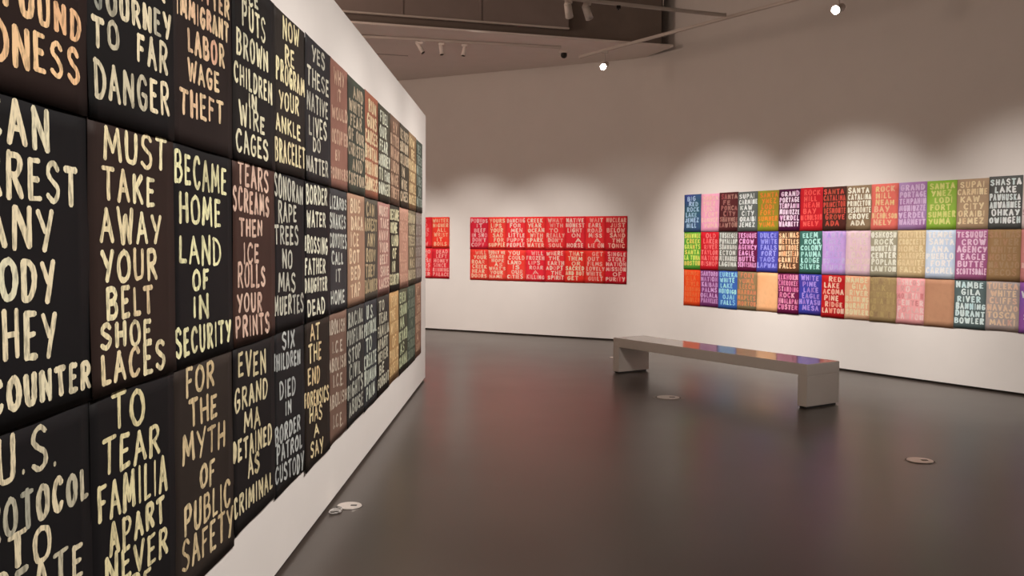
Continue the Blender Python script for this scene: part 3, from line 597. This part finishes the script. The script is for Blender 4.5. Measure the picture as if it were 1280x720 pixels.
MM = [
[('blue-green', (48,82,92), (60,62,128), (160,178,205), (120,150,165), 'BIG|RED|ROCK|LAKE|JEMEZ|HILL'), ('pink', (240,142,168), (238,150,160), (236,172,162), (235,160,150), Y_), ('dark maroon', (72,30,32), (88,40,40), (152,108,96), (130,60,62), 'SANTA|FE|PONCA|CITY|SHAWNEE|LAWTON'),
 ('grey', (88,88,84), (96,98,94), (206,202,196), (180,178,170), S_), ('olive and orange', (140,118,38), (122,140,40), (208,124,44), (200,105,50), Y_), ('dark plum', (78,24,56), (70,26,50), (218,194,212), (205,150,180), GP), ('crimson', (184,30,38), (190,34,40), (226,84,76), (215,60,60), RH),
 ('dark brown', (76,36,30), (70,44,36), (194,72,60), (160,70,50), SC), ('taupe', (124,98,74), (140,114,86), (224,208,188), (205,188,165), SC), ('coral', (216,104,92), (206,98,84), (234,160,128), (215,180,120), RH), ('mauve', (150,98,140), (172,140,176), (202,168,192), (188,150,178), GP),
 ('lime green', (124,162,44), (150,165,80), (202,194,116), (185,185,100), Y_), ('light tan', (170,138,108), (160,130,104), (222,192,152), (205,170,130), S_), ('dark grey', (84,82,78), (88,84,80), (214,222,218), (190,196,190), SH), ('pale pink', (215,186,180), (205,176,170), (180,140,140), (190,150,150), Y_)],
[('leaf green', (88,150,52), (80,138,40), (190,204,92), (205,165,80), 'SHAWNEE|CREEK|GRANTS|SANTA|LA TUNA|BOSTON'), ('bright red', (196,28,40), (188,26,36), (240,112,108), (215,60,60), 'OLD|LAKER|RIVER|TAYLOR|NATION|BISHOP'), ('grey-brown', (104,100,92), (96,92,84), (202,198,188), (180,170,160), 'TUSKEGEE|PUYALLUP|SHAWANO|ECTON|MILWAUKEE|LAGUNA'),
 ('dark magenta', (98,22,60), (90,22,52), (216,152,190), (190,110,150), TQ), ('blue violet', (72,68,152), (62,62,150), (146,140,205), (110,108,185), 'DULCE|WHITE|FALLS|FORT|TAOS|LAPWAI'), ('brown', (96,60,40), (88,56,38), (232,182,142), (215,140,95), GF), ('dark teal', (54,92,82), (62,96,88), (168,206,194), (120,165,150), 'ELEM|ROCK|COLONY|PAUMA|LODGE|SILVER'),
 ('lilac', (184,140,200), (196,156,208), (188,164,216), (170,140,200), Y_), ('pale pink', (228,182,188), (222,176,184), (230,190,180), (225,180,175), RH), ('khaki grey', (160,148,124), (150,138,114), (218,210,190), (200,190,165), OS), ('tan', (192,162,122), (184,152,110), (210,184,142), (200,170,130), 'COLVILLE|CROCKETT|HOMER|SHAKOPEE|GRANITE|FALLS'),
 ('pale blue', (190,194,222), (176,182,214), (218,208,220), (225,205,200), 'TEMPE|SANTA|ANA|PUEBLO|FORT|CARMEL'), ('rose purple', (156,84,120), (164,96,130), (226,180,194), (210,160,178), TQ), ('golden brown', (152,116,80), (146,110,76), (160,126,94), (165,120,90), 'SALINAS|RIVER|WHITE|HOUSE|NAVAJO|PECOS'), ('dusty coral', (206,130,124), (198,122,118), (225,170,160), (215,150,140), RH)],
[('orange red', (236,76,30), (230,58,26), (242,96,52), (235,85,45), NB), ('purple', (112,48,98), (120,54,104), (194,144,184), (160,100,150), 'SANTORO|NATION|KAIBAB|PALMS|OGLALA|PARMELEE'), ('blue', (60,104,168), (58,80,160), (156,204,228), (100,150,200), 'EUREKA|WHITE|LAKE|MORONGO|OJAI|FALLS'),
 ('mottled brown', (142,112,76), (112,104,80), (196,116,82), (180,130,80), 'FORT|YUMA|LEECH|HARRAH|NAPLES|MORTON'), ('plain peach', (232,162,116), (222,152,104), (228,160,100), (225,150,100), ''), ('dark raspberry', (102,24,62), (92,22,54), (192,96,134), (215,150,165), 'ELKHORN|CHEROKEE|STANDING|ROCK|HUALAPAI|CUSTER'), ('indigo', (70,52,134), (50,60,150), (156,126,194), (120,80,150), 'WHITE|PINE|LAKE|EAGLE|HAVASU|MESA'),
 ('brick red', (182,28,30), (176,26,28), (226,176,152), (215,110,90), RL), ('pale peach', (240,152,116), (242,170,132), (240,196,154), (235,180,140), NB), ('khaki brown', (156,126,86), (146,118,84), (168,140,92), (140,110,80), SH), ('salmon pink', (216,142,140), (222,150,146), (236,178,170), (190,110,110), OS),
 ('plain brown', (176,126,96), (168,118,90), (170,120,92), (165,115,90), ''), ('slate green', (88,98,96), (80,92,90), (204,224,222), (180,200,198), NB), ('beige', (178,152,138), (160,142,138), (216,182,150), (205,160,140), TB), ('violet', (134,88,160), (150,80,140), (226,222,232), (200,190,215), 'UTE|VALLEY|MESA|NEW|SIOUX|MINT')]]
RE = [10.068, 9.715, 9.353, 8.99, 8.63, 8.261, 7.908, 7.546, 7.191, 6.835, 6.47, 6.105, 5.746, 5.379, 5.02, 4.66]
ZR = [(1.79, 2.352), (1.222, 1.795), (.672, 1.228)]
for r_ in (2, 1, 0):
    for c_ in range(15):
        cw, b1, b2, f1, f2, t = MM[r_][c_]; w = RE[c_]-RE[c_+1]; z0, z1 = ZR[r_]
        rg = random.Random(r_*40+c_); z0 += rg.uniform(-.010, .010) if r_ == 2 else 0
        if r_ == 0: z1 += rg.uniform(-.004, .004) + (.012 if c_ == 13 else 0)
        words = t.split('|') if t else []
        ln = auto_lines(words, w, z0, z1-z0, 700+r_*30+c_, bot=.09) if words else []
        said = (' reading ' + ' '.join(words[:2])) if words and (r_, c_) in ((0,3),(0,5),(0,8),(0,9),(0,11),(0,12),(0,13),(1,3),(1,12),(2,7),(2,12)) else ''
        text_print(PRw, R_N, -RE[c_]-.001+rg.uniform(-.002, .002), z0, w+.002, z1-z0, b1, b2, f1, f2, ln, 700+r_*30+c_, (.0100, .0078), .005,
                   '%s print%s, %s from left, %s of the multicoloured grid' % (cw, said, ORD[c_], ROWN[r_]), 'multicoloured text prints on the right wall', False, gain=1.0, standoff=.004 + .0065*(2-r_) + .0016*(c_ % 2), ink=M_LETTER_FAR)
